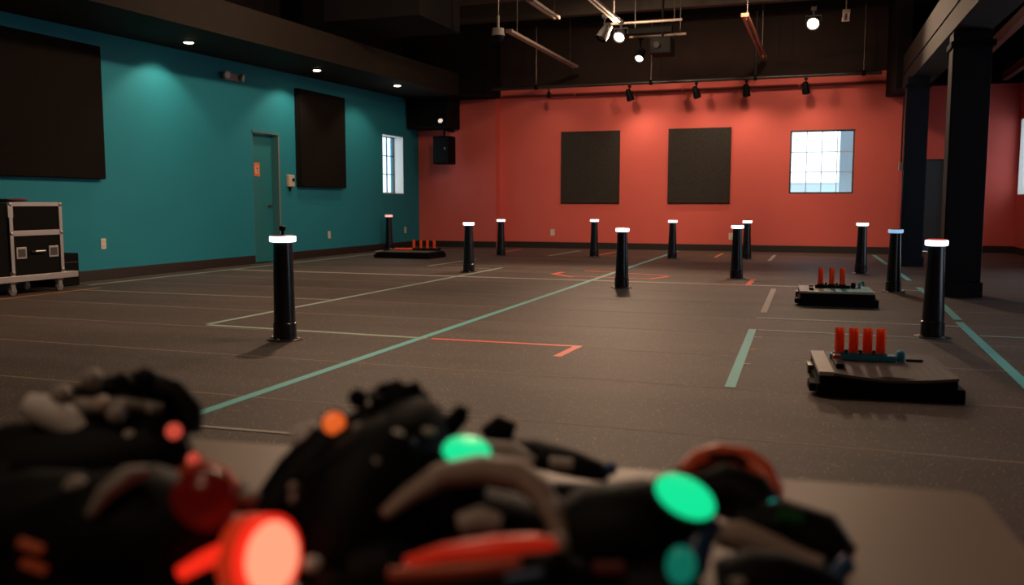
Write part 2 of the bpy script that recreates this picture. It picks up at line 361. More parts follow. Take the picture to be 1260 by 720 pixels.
# soffit along the teal wall, cross beams, joists, right-hand beam, columns
JOIST = mat('dark_joist_paint', (0.036, 0.027, 0.021), 0.6, spec=0.3)
def sof(y): return 2.895 + 0.0135*y
SX = -7.15
pts = [(XL, YF, sof(YF)), (SX, YF, sof(YF)), (SX, YBL, sof(YBL)), (XL, YBL, sof(YBL))]
struct(MB().hexa(pts + [(x, y, z+0.42) for x, y, z in pts]).build('trim_1', CHAR))
struct(MB().box((XL, 17.05, 3.12), (-6.55, YBL, ZC)).build('trim_2', BLACKP))                      # dark beam in the corner
struct(MB().box((-7.15, 11.9, 3.62), (-5.6, 13.4, ZC)).build('trim_3', BLACKP))
for k, y in enumerate([0.6 + 1.55*i for i in range(11)]):
    struct(MB().box((XL, y-0.09, ZC-0.42), (1.1, y+0.09, ZC)).build('trim_4', JOIST))
struct(MB().box((-6.5, 17.3, 4.45), (1.1, 17.6, ZC)).build('trim_5', BLACKP))
def bz(y): return 2.32 + 0.033*y
for x0, x1, dz, h in ((1.10, 1.46, 0, 0.20), (1.12, 1.44, 0.2001, 0.03), (1.10, 1.46, 0.2302, 0.30)):
    p = [(x0, YF, bz(YF)+dz), (x1, YF, bz(YF)+dz), (x1, YB, bz(YB)+dz), (x0, YB, bz(YB)+dz)]
    struct(MB().hexa(p + [(x, y, z+h) for x, y, z in p]).build('trim_6', CHAR))
p = [(1.0, 16.6, 2.86), (1.22, 16.6, 2.86), (1.22, YB, 2.90), (0.92, YB, 2.90)]
struct(MB().hexa(p + [(x, y, ZC) for x, y, z in p]).build('trim_7', BLACKP))
for x in (2.2, 3.0):
    q = [(x, YF, 3.25), (x+0.10, YF, 3.25), (x+0.10, YBR, 3.25), (x, YBR, 3.25)]
    struct(MB().hexa(q + [(a, b, c+0.14) for a, b, c in q]).build('trim_8', mat('red_lit_beam', (0.10, 0.035, 0.032), 0.5)))  # reddish light on these beams is put into their colour
q = [(1.16, 10.2, 3.0), (1.24, 10.2, 3.0), (0.06, 10.2, 4.4), (-0.02, 10.2, 4.4)]
struct(MB().hexa([(a, b, c) for a, b, c in q] + [(a, b+0.08, c) for a, b, c in q]).build('trim_9', BLACKP))
def column(name, x0, y0, w, label):
    h = w/2; o = thing(name, label, 'column', (x0+h, y0+h, 0)); top = bz(y0)
    MB().box((-h, -h, 0.15), (h, h, top-0.001)).build('shaft', COLP, o, bevel=0.006)
    MB().box((-h-0.006, -h-0.012, 0.001), (h+0.022, h+0.02, 0.15)).build('plinth', COLP, o, bevel=0.006)
    MB().box((-h-0.008, -h+0.004, 0.15), (-h, h-0.02, top-0.001)).build('lit_side', CHAR, o)  # browner plate paints the lamp-lit left face of the shaft
    MB().box((-h-0.03, -h-0.03, top-0.16), (h+0.03, h+0.03, top-0.10)).build('collar', BLACKP, o, bevel=0.008)
    return o
column('column', 1.125, 10.05, 0.345, 'big near dark square column on the right with a low plinth')
column('column', 1.04, 14.6, 0.30, 'thinner looking far dark column standing behind the near one')

# ------------------------------------------------------------------ wall fittings
def panel(label, axis, a, b, group, th=0.055, FAB=FAB):
    c = (Vector(a)+Vector(b))/2; o = thing('acoustic_panel', label, 'acoustic panel', c, group=group)
    du = abs(a[1]-b[1])/2 if axis == 'x' else abs(a[0]-b[0])/2; dz = abs(a[2]-b[2])/2
    if axis == 'x':
        MB().box((0.001, -du, -dz), (th*0.75, du, dz)).build('frame', PANELF, o); MB().box((th*0.75, -du+0.004, -dz+0.004), (th, du-0.004, dz-0.004)).build('fabric_face', FAB, o, bevel=0.006)
    else:
        MB().box((-du, -th*0.75, -dz), (du, -0.001, dz)).build('frame', PANELF, o); MB().box((-du+0.004, -th, -dz+0.004), (du-0.004, -th*0.75, dz-0.004)).build('fabric_face', FAB, o, bevel=0.006)
    return o
G = 'dark acoustic wall panels'
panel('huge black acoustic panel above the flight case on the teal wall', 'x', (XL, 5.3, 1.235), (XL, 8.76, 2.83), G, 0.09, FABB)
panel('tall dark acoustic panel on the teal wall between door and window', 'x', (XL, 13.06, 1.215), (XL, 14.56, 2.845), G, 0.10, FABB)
panel('dark square acoustic panel on the coral wall, farther from the window', 'y', (-5.29, YB, 0.945), (-4.05, YB, 2.415), G)
panel('dark square acoustic panel on the coral wall, nearer the window', 'y', (-3.06, YB, 0.945), (-1.84, YB, 2.42), G)

def outlet(p, axis, label):
    o = thing('wall_outlet', label, 'outlet', p)
    if axis == 'x':
        MB().box((0.001, -0.04, -0.065), (0.008, 0.04, 0.065)).build('cover_plate', IVORY, o, bevel=0.002)
        for s in (-1, 1): MB().box((0.008, -0.018, s*0.028-0.016), (0.011, 0.018, s*0.028+0.016)).build('socket', BEIGE, o)
    else:
        MB().box((-0.045, -0.008, -0.065), (0.045, -0.001, 0.065)).build('cover_plate', IVORY, o, bevel=0.002)
        for s in (-1, 1): MB().box((-0.018, -0.011, s*0.028-0.016), (0.018, -0.008, s*0.028+0.016)).build('socket', BEIGE, o)
outlet(on_x(127, 300, XL), 'x', 'ivory wall outlet on the teal wall right of the flight case')
outlet(on_x(405, 289, XL), 'x', 'ivory wall outlet low on the teal wall below the tall panel')
outlet(on_x(498.5, 283, XL), 'x', 'ivory wall outlet on the teal wall below the narrow window')
outlet(on_y(680, 286, YB), 'y', 'ivory wall outlet low on the coral wall below the left square panel')
outlet(on_y(899.5, 291, YB), 'y', 'ivory wall outlet low on the coral wall behind a pair of bollards')

p = on_x(355.5, 222.5, XL)
o = thing('door_call_box', 'beige call box with a dark round button beside the teal door', 'call box', p)
MB().box((0.001, -0.085, -0.10), (0.06, 0.085, 0.10)).build('housing', BEIGE, o, bevel=0.012)
MB().lathe([(0.03, 0), (0.03, 0.012), (0.02, 0.016)], (0.06, 0.035, 0.015), (1, 0, 0), 14).build('button', BLK, o, True)
MB().tube([(0.02, 0.0, -0.10), (0.02, 0.0, -0.17)], 0.018, 8).build('cable_gland', BLKM, o, True)
p = on_x(281.5, 95, XL)
o = thing('emergency_light', 'twin headed emergency light high on the teal wall', 'emergency light', p)
MB().box((0.001, -0.17, -0.05), (0.07, 0.17, 0.05)).build('housing', mat('grey_beige_housing', (0.28, 0.22, 0.19), 0.5), o, bevel=0.01)
for s in (-1, 1):
    h = MB().lathe([(0.02, 0), (0.05, 0.02), (0.062, 0.06), (0.060, 0.068)], (0.06, s*0.165, 0.012), (1, 0.35*s, -0.15), 16).build('lamp_head', mat('dim_lamp_housing', (0.35, 0.28, 0.25), 0.5), o, True)
    MB().lathe([(0.05, 0.066), (0.02, 0.074)], (0.06, s*0.165, 0.012), (1, 0.35*s, -0.15), 16).build('lens', LGREYP, h, True)
p = on_x(1104.5, 206, 1.02)
o = thing('junction_box', 'small junction box with conduit on the far dark column', 'junction box', (1.022, 14.72, p.z-0.02))
MB().box((-0.05, -0.04, -0.06), (-0.001, 0.04, 0.06)).build('box_body', BEIGE, o, bevel=0.004)
MB().tube([(-0.02, 0, 0.06), (-0.02, 0, 1.0)], 0.012, 8).build('conduit', DSTEEL, o, True)

# downlights in the soffit (each lights the teal wall)
for i, (px, py, lab) in enumerate([(232, 49, 'recessed downlight in the dark soffit nearest the camera, above the emergency light'), (390, 87, 'middle recessed downlight in the soffit, above the tall panel'), (489, 108, 'farthest recessed downlight in the soffit, near the narrow window')]):
    q = on_z(px, py, 3.05); q.z = sof(q.y)
    o = thing('downlight', lab, 'downlight', q, group='soffit downlights')
    MB().lathe([(0.085, -0.001), (0.088, -0.012), (0.066, -0.014), (0.064, -0.004)], n=20).build('trim_ring', DSTEEL, o, True)
    MB().lathe([(0.064, -0.004), (0.055, -0.020), (0.02, -0.026)], n=20).build('bulb', BULB, o, True)
    lamp('downlight_beam', 'SPOT', q+Vector((0, 0, -0.04)), 42, (1.0, 0.80, 0.55), q+Vector((-0.30, 0, -1)), 0.05, 112, 0.45)

# corner loudspeaker and stage spot
o = thing('loudspeaker', 'black loudspeaker hung high in the dark corner by the narrow window', 'speaker', (-7.62, 17.35, 1.75))
MB().box((-0.19, -0.17, 0), (0.19, 0.17, 0.58)).build('cabinet', BLKM, o, bevel=0.02)
MB().box((-0.165, -0.182, 0.03), (0.165, -0.17, 0.55)).build('grille', BLK, o, bevel=0.006)
m = MB(); m.tube([(0, 0.0, 0.58), (0, 0.0, 0.72), (0, 0.50, 0.72)], 0.022, 8); m.build('bracket', BLKM, o)
m = MB(); m.box((0.07, -0.188, 0.30), (0.11, -0.182, 0.34)); m.build('badge', STEEL, o)
o = thing('corner_cabinet', 'black equipment box under the beam in the dark corner', 'box', (-7.85, 17.5, 2.50))
MB().box((-0.55, -0.30, 0), (0.38, 0.345, 0.62)).build('cabinet', BLACKP, o, bevel=0.01)
MB().box((-0.50, -0.31, 0.05), (0.33, -0.30, 0.57)).build('front_panel', BLKM, o)

def spot(name, loc, aim, label, lens_m, energy, size=1.0, group=None, angle=80, mount=0.12, col=WARM, blend=0.7, soft=0.06, arm=None):
    o = thing(name, label, 'spotlight', loc, group=group); d = (Vector(aim)-Vector(loc)).normalized()
    s = size
    m = MB(); m.tube([(0, 0, mount*s), (0, 0, 0.06*s)], 0.012*s, 8); m.box((-0.03*s, -0.03*s, mount*s-0.02*s), (0.03*s, 0.03*s, mount*s+0.02*s)); m.build('clamp', BLKM, o)
    if arm: MB().tube([(0, 0, mount*s), Vector(arm)], 0.012, 8).build('arm', BLKM, o)
    side = d.cross(Vector((0, 0, 1))).normalized()
    m = MB(); a = side*(0.085*s)
    m.tube([a, a+Vector((0, 0, 0.07*s)), -a+Vector((0, 0, 0.07*s)), -a], 0.008*s, 6); m.build('yoke', BLKM, o)
    MB().lathe([(0.035*s, -0.13*s), (0.055*s, -0.11*s), (0.06*s, -0.02*s), (0.072*s, 0.02*s), (0.076*s, 0.10*s), (0.066*s, 0.10*s), (0.062*s, 0.07*s)], (0, 0, 0), d, 18).build('can', BLK, o, True)
    MB().lathe([(0.062*s, 0.072*s), (0.055*s, 0.085*s), (0.02*s, 0.094*s)], (0, 0, 0), d, 18).build('lens', lens_m, o, True)
    if energy: lamp(name+'_beam', 'SPOT', Vector(loc)+d*0.13*s, energy, col, aim, soft, angle, blend)
    return o
DARKLENS = mat('dark_lens', (0.04, 0.04, 0.045), 0.15)
c = on_y(541, 147, 16.9)
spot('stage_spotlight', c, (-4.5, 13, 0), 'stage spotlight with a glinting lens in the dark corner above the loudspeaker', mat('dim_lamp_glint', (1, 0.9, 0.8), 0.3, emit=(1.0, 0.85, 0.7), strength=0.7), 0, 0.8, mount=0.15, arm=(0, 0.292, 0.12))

# ------------------------------------------------------------------ overhead rigging
PY_ = 17.35
pa, pb = on_y(600, 107, PY_), on_y(1085, 92.5, PY_)
pz = (pa.z+pb.z)/2
o = thing('lighting_pipe', 'long black horizontal lighting pipe in front of the coral wall', 'pipe', ((pa.x+pb.x)/2, PY_, pz))
L2 = (pb.x-pa.x)/2
MB().tube([(-L2, 0, 0), (L2, 0, 0)], 0.036, 12).build('pipe_run', mat('black_pipe_paint', (0.03, 0.028, 0.026), 0.3), o, True)
for x in (-L2*0.72, -L2*0.1, L2*0.42, L2*0.92): MB().tube([(x, 0, 0.03), (x, 0, ZC-pz)], 0.010, 8).build('hanger_rod', DSTEEL, o, True)
for x in (-L2*0.72, -L2*0.1, L2*0.42, L2*0.92): MB().lathe([(0.05, -0.03), (0.05, 0.03)], (x, 0, 0), (1, 0, 0), 12).build('clamp', BLKM, o)
o = thing('wall_conduit', 'thin conduit, dark red for its shading, running across the top of the coral wall', 'conduit', (-2.9, YB-0.03, 3.17))
MB().tube([(-3.70, 0, 0.0), (4.05, 0, 0.0)], 0.026, 10).build('conduit_run', mat('shaded_conduit_red', (0.22, 0.032, 0.026), 0.6), o, True)  # dark red stands for the shading on the conduit
for x in (-2.1, 0.1, 2.3): MB().box((x-0.02, -0.03, -0.045), (x+0.02, 0.029, 0.045)).build('strap', CORAL, o)
heads = [(677, 'tiny dark track head at the left end of the lighting pipe', -0.2), (770, 'dark track head angled right on the pipe above the left square panel', 0.5), (851, 'dark track head angled right on the pipe above the right square panel', 0.6), (917, 'dark track head hanging from the pipe just left of the window', 0.15), (989, 'dark track head hanging from the pipe above the window', 0.25)]
for i, (px, lab, dx) in enumerate(heads):
    q = on_y(px, 104, PY_); q.z = pz-0.20
    spot('pipe_spotlight', (q.x+dx*0.15, PY_, pz-0.060-0.18*(0.95 if i else 0.55)), (q.x+dx, YB, 1.3), lab, DARKLENS, [6, 34, 26, 26, 18][i], 0.95 if i else 0.55, 'spotlights on the lighting pipe', 130, 0.18, (1.0, 0.74, 0.50), 0.9, 0.08)

def rail(pa, pb, z, label, name='strut_rail', m=STEEL):
    a, b = on_z(*pa, z), on_z(*pb, z); b.x = a.x + (b.x-a.x)*0.5; a.x = b.x
    c = (a+b)/2; o = thing(name, label, 'rail', c); h = (b.y-a.y)/2
    for dx in (-0.035, 0.035): MB().box((dx-0.016, -h, -0.02), (dx+0.016, h, 0.02)).build('bar', m, o)
    for yy in (-h*0.8, h*0.8): MB().tube([(0, yy, 0.0), (0, yy, ZC-z)], 0.008, 6).build('hanger_rod', DSTEEL, o)
    MB().box((-0.055, -h-0.004, -0.026), (0.055, -h+0.03, 0.026)).build('end_clip', m, o); MB().box((-0.055, h-0.03, -0.026), (0.055, h+0.004, 0.026)).build('end_clip', m, o)
    return o
MSTRUT = mat('dull_strut_steel', (0.36, 0.29, 0.24), 0.45, 0.3)
rail((626, 38), (708, 82), 3.62, 'longest bright strut rail hanging over the left of the coral wall', m=MSTRUT)
rail((650, 0), (687, 22), 3.70, 'short strut rail at the top of the frame, left of the lamps', m=MSTRUT)
rail((728, -4), (757, 25), 3.70, 'double strut rail that ends beside the bright lamp', m=MSTRUT)
rail((921, 18), (936, 70), 3.66, 'steep reddish strut rail over the coral wall, right of the lamps', m=mat('reddish_strut', (0.26, 0.11, 0.07), 0.45, 0.6))
rail((1038, 14), (1044, 24), 3.75, 'tiny strut rail end right of the right hand bright lamp', m=MSTRUT)

for a_, b_, lab in (((742, 29.5, 14.4), (842, 24.5, 14.4), 'upper thin ceiling pipe running crosswise behind the brightest lamp'), ((772, 46, 15.0), (846, 41, 15.0), 'lower thin ceiling pipe running crosswise right of the brightest lamp')):
    A_, B_ = at(*a_), at(*b_); c_ = (A_+B_)/2; c_.z = (A_.z+B_.z)/2; hl = (B_.x-A_.x)/2
    o = thing('ceiling_pipe', lab, 'pipe', c_)
    MB().tube([(-hl, 0, 0), (hl, 0, 0)], 0.022, 10).build('pipe_run', MSTRUT, o, True)
    for x in (-hl*0.8, hl*0.8): MB().tube([(x, 0, 0.02), (x, 0, ZC-c_.z)], 0.008, 6).build('hanger_rod', DSTEEL, o)
q = at(613, 44, 13.8)
o = thing('security_camera', 'dome security camera hanging near the ceiling left of the strut rail', 'camera', q)
MB().lathe([(0.02, 0.30), (0.02, 0.12), (0.09, 0.11), (0.10, 0.0)], n=18).build('housing', GREYP, o, True)
MB().lathe([(0.095, 0.0), (0.085, -0.05), (0.05, -0.085), (0.01, -0.095)], n=18).build('dome', BLK, o, True)
MB().tube([(0, 0, 0.30), (0, 0, ZC-q.z)], 0.012, 8).build('stem', DSTEEL, o)
q = at(815, 58, 14.6)
o = thing('projector', 'dark box projector hanging under the joists in the middle', 'projector', q)
MB().box((-0.17, -0.22, -0.13), (0.17, 0.22, 0.13)).build('housing', BLKM, o, bevel=0.015)
MB().lathe([(0.05, 0), (0.05, 0.04)], (-0.05, -0.22, 0), (0, -1, 0), 14).build('lens', BLK, o, True)
MB().tube([(0, 0, 0.13), (0, 0, ZC-q.z)], 0.02, 8).build('mount_pole', BLKM, o)
MB().box((-0.6, -0.02, 0.24), (0.15, 0.16, 0.34)).build('cross_arm', BLKM, o)

spot('ceiling_spotlight', at(764, 42, 13.9), (-3.6, 9.0, 0), 'brightest lamp, shining at the end of the double strut rail', BULB, 480, 1.25, 'ceiling spotlights', 105, 0.15)
spot('ceiling_spotlight', at(744, 40, 13.5), (-5.0, 12.0, 0), 'dark unlit spotlight just left of the brightest lamp', DARKLENS, 0, 1.2, 'ceiling spotlights', 80, 0.2)
spot('ceiling_spotlight', at(788, 68, 15.4), (-3.6, 12.0, 0), 'small lit spotlight lower right of the brightest lamp', BULBW, 90, 1.1, 'ceiling spotlights', 80, 0.25)
spot('ceiling_spotlight', at(1001, 27, 13.6), (-0.6, 6.8, 0), 'lone bright lamp near the ceiling above the window', BULB, 230, 1.3, 'ceiling spotlights', 100, 0.15)
for k, (x, y, z, tx, ty, tz_, e, an) in enumerate([(-4.4, 8.2, 4.0, -4.2, 5.0, 0, 410, 120), (-1.8, 6.2, 4.0, -1.6, 3.6, 0, 200, 120), (-3.2, 9.5, 4.1, XL, 11.2, 1.0, 460, 120), (-3.6, 12.6, 4.1, -3.2, YB, 1.1, 340, 95), (-0.9, 12.6, 4.1, -1.6, YB, 1.1, 370, 88), (-3.4, 5.0, 4.1, XL, 7.6, 1.0, 230, 120), (-1.3, 0.5, 3.7, -0.85, 1.15, 0.5, 28, 60), (-0.6, -1.8, 4.0, -0.2, 6.0, 0, 90, 80)]):
    spot('ceiling_spotlight', (x, y, z), (tx, ty, tz_), ['lit spotlight over the left foreground floor, above the frame', 'lit spotlight over the middle foreground floor, above the frame', 'lit spotlight turned to the teal door wall, above the frame', 'lit spotlight turned to the left half of the coral wall, above the frame', 'lit spotlight turned to the window half of the coral wall, above the frame', 'lit spotlight turned to the flight case wall, above the frame', 'lit spotlight over the gear table, above the frame', 'added fill spotlight behind the camera turned to the crates'][k], BULB, e, 1.2, 'ceiling spotlights', an, 0.2, blend=0.9, soft=0.10)  # the last one is a front fill added to brighten the crates

# small glow of the open lamps on the ceiling deck
lamp('lamp_spill', 'POINT', at(764, 40, 13.7)+Vector((0, -0.15, 0.0)), 75, WARM, size=0.08)
lamp('lamp_spill', 'POINT', at(1001, 25, 13.4)+Vector((0, -0.15, 0.0)), 30, WARM, size=0.08)
lamp('lamp_spill', 'POINT', (-5.9, 9.8, 3.7), 8, WARM, size=0.08)
lamp('lamp_spill', 'POINT', at(700, -22, 13.6), 25, WARM, size=0.08)
lamp('lamp_spill', 'POINT', (0.2, 12.4, 3.3), 6, WARM, size=0.08)

# ------------------------------------------------------------------ floor tape
tz = [0.0009]
def strip(name, a, b, w, m, label, nz=None, parent=None):
    A, B = on_z(*a), on_z(*b); A.z = B.z = 0
    d = (B-A).normalized(); n = Vector((-d.y, d.x, 0))*(w/2); z = tz[0]; tz[0] += 0.00006
    c = (A+B)/2
    pts = [A-n-c, B-n-c, B+n-c, A+n-c]
    mb = MB().hexa([(p.x, p.y, 0) for p in pts] + [(p.x, p.y, 0.0008) for p in pts])
    o = mb.build(name, m, loc=(c.x, c.y, z))
    tag(o, label, 'floor tape', 'floor marking tape'); return o
def lmark(pts, w, m, label):
    z = tz[0]; tz[0] += 0.00006; P = [on_z(*p) for p in pts]; c = P[1].copy(); c.z = 0
    mb = MB()
    for i, (A, B) in enumerate(zip(P, P[1:])):
        d = (B-A).normalized(); n = Vector((-d.y, d.x, 0))*(w/2); A2 = A-c-d*(w/2 if i else 0); B2 = B-c+d*(w/2 if i < len(P)-2 else 0)
        q = [A2-n, B2-n, B2+n, A2+n]; h = 0.0008+i*0.0001
        mb.hexa([(p.x, p.y, 0) for p in q] + [(p.x, p.y, h) for p in q])
    tag(mb.build('floor_tape', m, loc=(c.x, c.y, z)), label, 'floor tape', 'floor marking tape')
T = 'floor_tape'
strip(T, (150, 541), (834, 309), 0.062, TAPE_T, 'longest teal tape line running diagonally across the middle of the floor')
strip(T, (256, 399), (618, 329.5), 0.056, TAPE_P, 'long pale green tape line left of the middle line, behind the near bollard')
strip(T, (256, 400), (524, 416.5), 0.055, TAPE_P, 'pale green tape line running crosswise just behind the near left bollard')
lmark([(531, 417), (711, 426.5), (685, 439)], 0.055, TAPE_R, 'bright orange red tape corner in the middle of the near floor')
strip(T, (109, 351), (466, 312), 0.06, TAPE_P, 'pale green tape line along the foot of the teal wall')
strip(T, (100, 357), (407, 369), 0.06, TAPE_G, 'faint grey tape line crosswise from the flight case to the long pale line')
strip(T, (289, 332), (983, 353), 0.085, TAPE_W, 'very long thin off white crosswise tape line across the far floor')
strip(T, (-20, 371), (124, 354), 0.035, TAPE_O, 'thin orange tape line on the floor in front of the flight case')
strip(T, (527, 327.5), (586, 319), 0.06, TAPE_P, 'short pale green tape line crossing behind the bollard by the puzzle crate')
strip(T, (545, 329), (604, 330.5), 0.09, TAPE_G, 'faint grey crosswise tape at the foot of the bollard by the puzzle crate')
strip(T, (621, 309.8), (641, 306.9), 0.06, TAPE_R, 'dull red tape dash by the coral wall, beside the leftmost back bollard')
strip(T, (675, 315), (714, 308.5), 0.07, TAPE_P, 'short pale tape dash near the coral wall below the left square panel')
lmark([(693, 335), (681, 337.3), (704, 341)], 0.08, TAPE_R, 'red tape arrow corner left of the middle bollard')
strip(T, (719, 333.2), (822, 339.5), 0.05, TAPE_R, 'thin red crosswise tape behind the middle bollard')
lmark([(704, 339.8), (800, 343.3), (823, 340.5)], 0.06, TAPE_R, 'red tape corner passing the foot of the middle bollard')
strip(T, (737, 314.2), (757, 310.2), 0.06, TAPE_R, 'red tape dash beside the back bollard under the left square panel')
strip(T, (880, 316.8), (889.5, 311.8), 0.05, TAPE_O, 'short orange tape dash near the coral wall left of the paired bollards')
lmark([(885, 350), (920, 351), (927, 344)], 0.06, TAPE_R, 'small red tape corner at the foot of the paired bollards')
strip(T, (946.5, 321), (953.5, 314), 0.055, TAPE_W, 'short off white tape dash near the wall below the window')
strip(T, (939.5, 385), (952, 355.5), 0.055, TAPE_W, 'wide off white tape strip left of the middle puzzle crate')
strip(T, (898, 477), (926, 405.5), 0.055, TAPE_T, 'short wide teal tape strip left of the near puzzle crate')
strip(T, (930, 391.3), (1186, 402.5), 0.05, TAPE_W, 'off white crosswise tape line behind the near puzzle crate')
strip(T, (933, 406.3), (1150, 417), 0.035, TAPE_P, 'pale crosswise tape line from the short teal strip to the near right bollard')
for a, b, lab in (((1075, 314), (1092, 326), 'farthest teal tape dash on the right, before the coral wall'), ((1106, 336), (1119, 345.5), 'second teal tape dash on the right, behind the two right bollards'), ((1130, 354), (1141, 362), 'small teal tape dash between the right bollards'), ((1158, 374), (1179, 394), 'teal tape dash at the near right bollard and big column'), ((1180, 397), (1420, 622), 'nearest teal tape line at the right edge of the floor')):
    strip(T, a, b, 0.062, TAPE_T, lab)
strip(T, (1104, 356.7), (1134, 358.2), 0.06, TAPE_P, 'pale crosswise tape between the two right bollards')
strip(T, (1205, 413.8), (1300, 418), 0.045, TAPE_P, 'pale crosswise tape leaving the nearest right teal line')
strip(T, (200, 521.5), (380, 536), 0.022, TAPE_W, 'off white crosswise tape nearest the gear table')
for (x, y, w_), lab, m in (((928, 415.2, 10), 'tiny white tick beside the top of the short teal strip', TAPE_W), ((920, 430.3, 10), 'tiny peach tick beside the middle of the short teal strip', TAPE_O), ((913, 448.2, 11), 'tiny white tick beside the lower half of the short teal strip', TAPE_W), ((952, 359.8, 7), 'tiny tick beside the top of the wide off white strip', TAPE_W), ((945, 372.5, 8), 'tiny tick beside the middle of the wide off white strip', TAPE_W)):
    strip(T, (x, y), (x+w_, y+0.35), 0.025, m, lab)

# ------------------------------------------------------------------ bollards
def make_bollard(ring, lid, label, knob=False):
    o = thing('light_bollard', label, 'bollard', group='black bollards with light rings')
    H = 0.69; rr, rp = (0.090, 0.064) if knob else (0.076, 0.056)
    MB().lathe([(0.122, 0.001), (0.122, 0.007), (0.115, 0.009)], n=28).build('flange', DSTEEL, o, True)
    MB().lathe([(0.080, 0.009), (0.079, 0.112), (0.073, 0.118)], n=28).build('sleeve', NAVY, o, True)
    MB().lathe([(0.0745, 0.100), (rp+0.005, 0.45), (rp, H-0.045)], n=28).build('post', NAVY, o, True)
    MB().lathe([(rp+0.002, H-0.048), (rr-0.004, H-0.045), (rr, H-0.040), (rr, H-0.013), (rr-0.003, H-0.008)], n=28).build('light_ring', ring, o, True)
    MB().lathe([(rr-0.003, H-0.008), (rr-0.016, H-0.001), (0.02, H)], n=28).build('lid', lid, o, True)
    for k in range(4):
        a = math.pi/4 + k*math.pi/2 + 0.5
        MB().lathe([(0.012, 0.007), (0.012, 0.017), (0.006, 0.020)], (0.1*math.cos(a), 0.1*math.sin(a), 0), n=8).build('bolt', STEEL, o)
    if knob:
        MB().lathe([(0.010, H), (0.010, H+0.025), (0.022, H+0.030), (0.022, H+0.055), (0.014, H+0.060)], n=14).build('knob', BLK, o, True)
    return o
BOL = [(351, 418, 289, 'near left black bollard with a knob on its white light ring', RING, CAPD, True),
       (1147, 415, 294, 'near right black bollard with a red topped white ring, beside the big column', RING, RINGT, False),
       (577, 335, 273, 'black bollard with white ring right of the crate in the far left corner', RING, CAPD, False),
       (765, 354, 280, 'black bollard with white ring alone in the middle of the floor', RING, RINGT, False),
       (616.5, 314.5, 269.5, 'leftmost black bollard of the back row by the coral wall', RING, CAPD, False),
       (731, 316, 269.5, 'black bollard in the back row below the left square panel', RING, CAPD, False),
       (827, 318.5, 270.5, 'black bollard in the back row below the right square panel', RING, RINGT, False),
       (918.5, 319, 271, 'farther black bollard of the close pair left of the window', RING, CAPD, False),
       (906, 343, 276.5, 'nearer black bollard of the close pair, standing by a red tape corner', RING, CAPD, False),
       (1059, 337, 273.5, 'black bollard with white ring below the right edge of the window', RING, CAPD, False),
       (1099, 359, 281.5, 'black bollard with a dim blue ring in front of the far column', RINGB, BLK, False),
       (479, 308.5, 264, 'black bollard with a pink ring by the teal wall behind the far crate', RINGP, RINGT, False)]
for px, pb, pt, lab, rg, ld, kn in BOL:
    P = on_z(px, pb); P.z = 0; d = ray(px, pt); zt = CAM_H + d.z*P.y/d.y
    o = make_bollard(rg, ld, lab, kn); o.location = P; o.scale = (1, 1, zt/0.69); o.rotation_euler.z = random.uniform(0, 6)

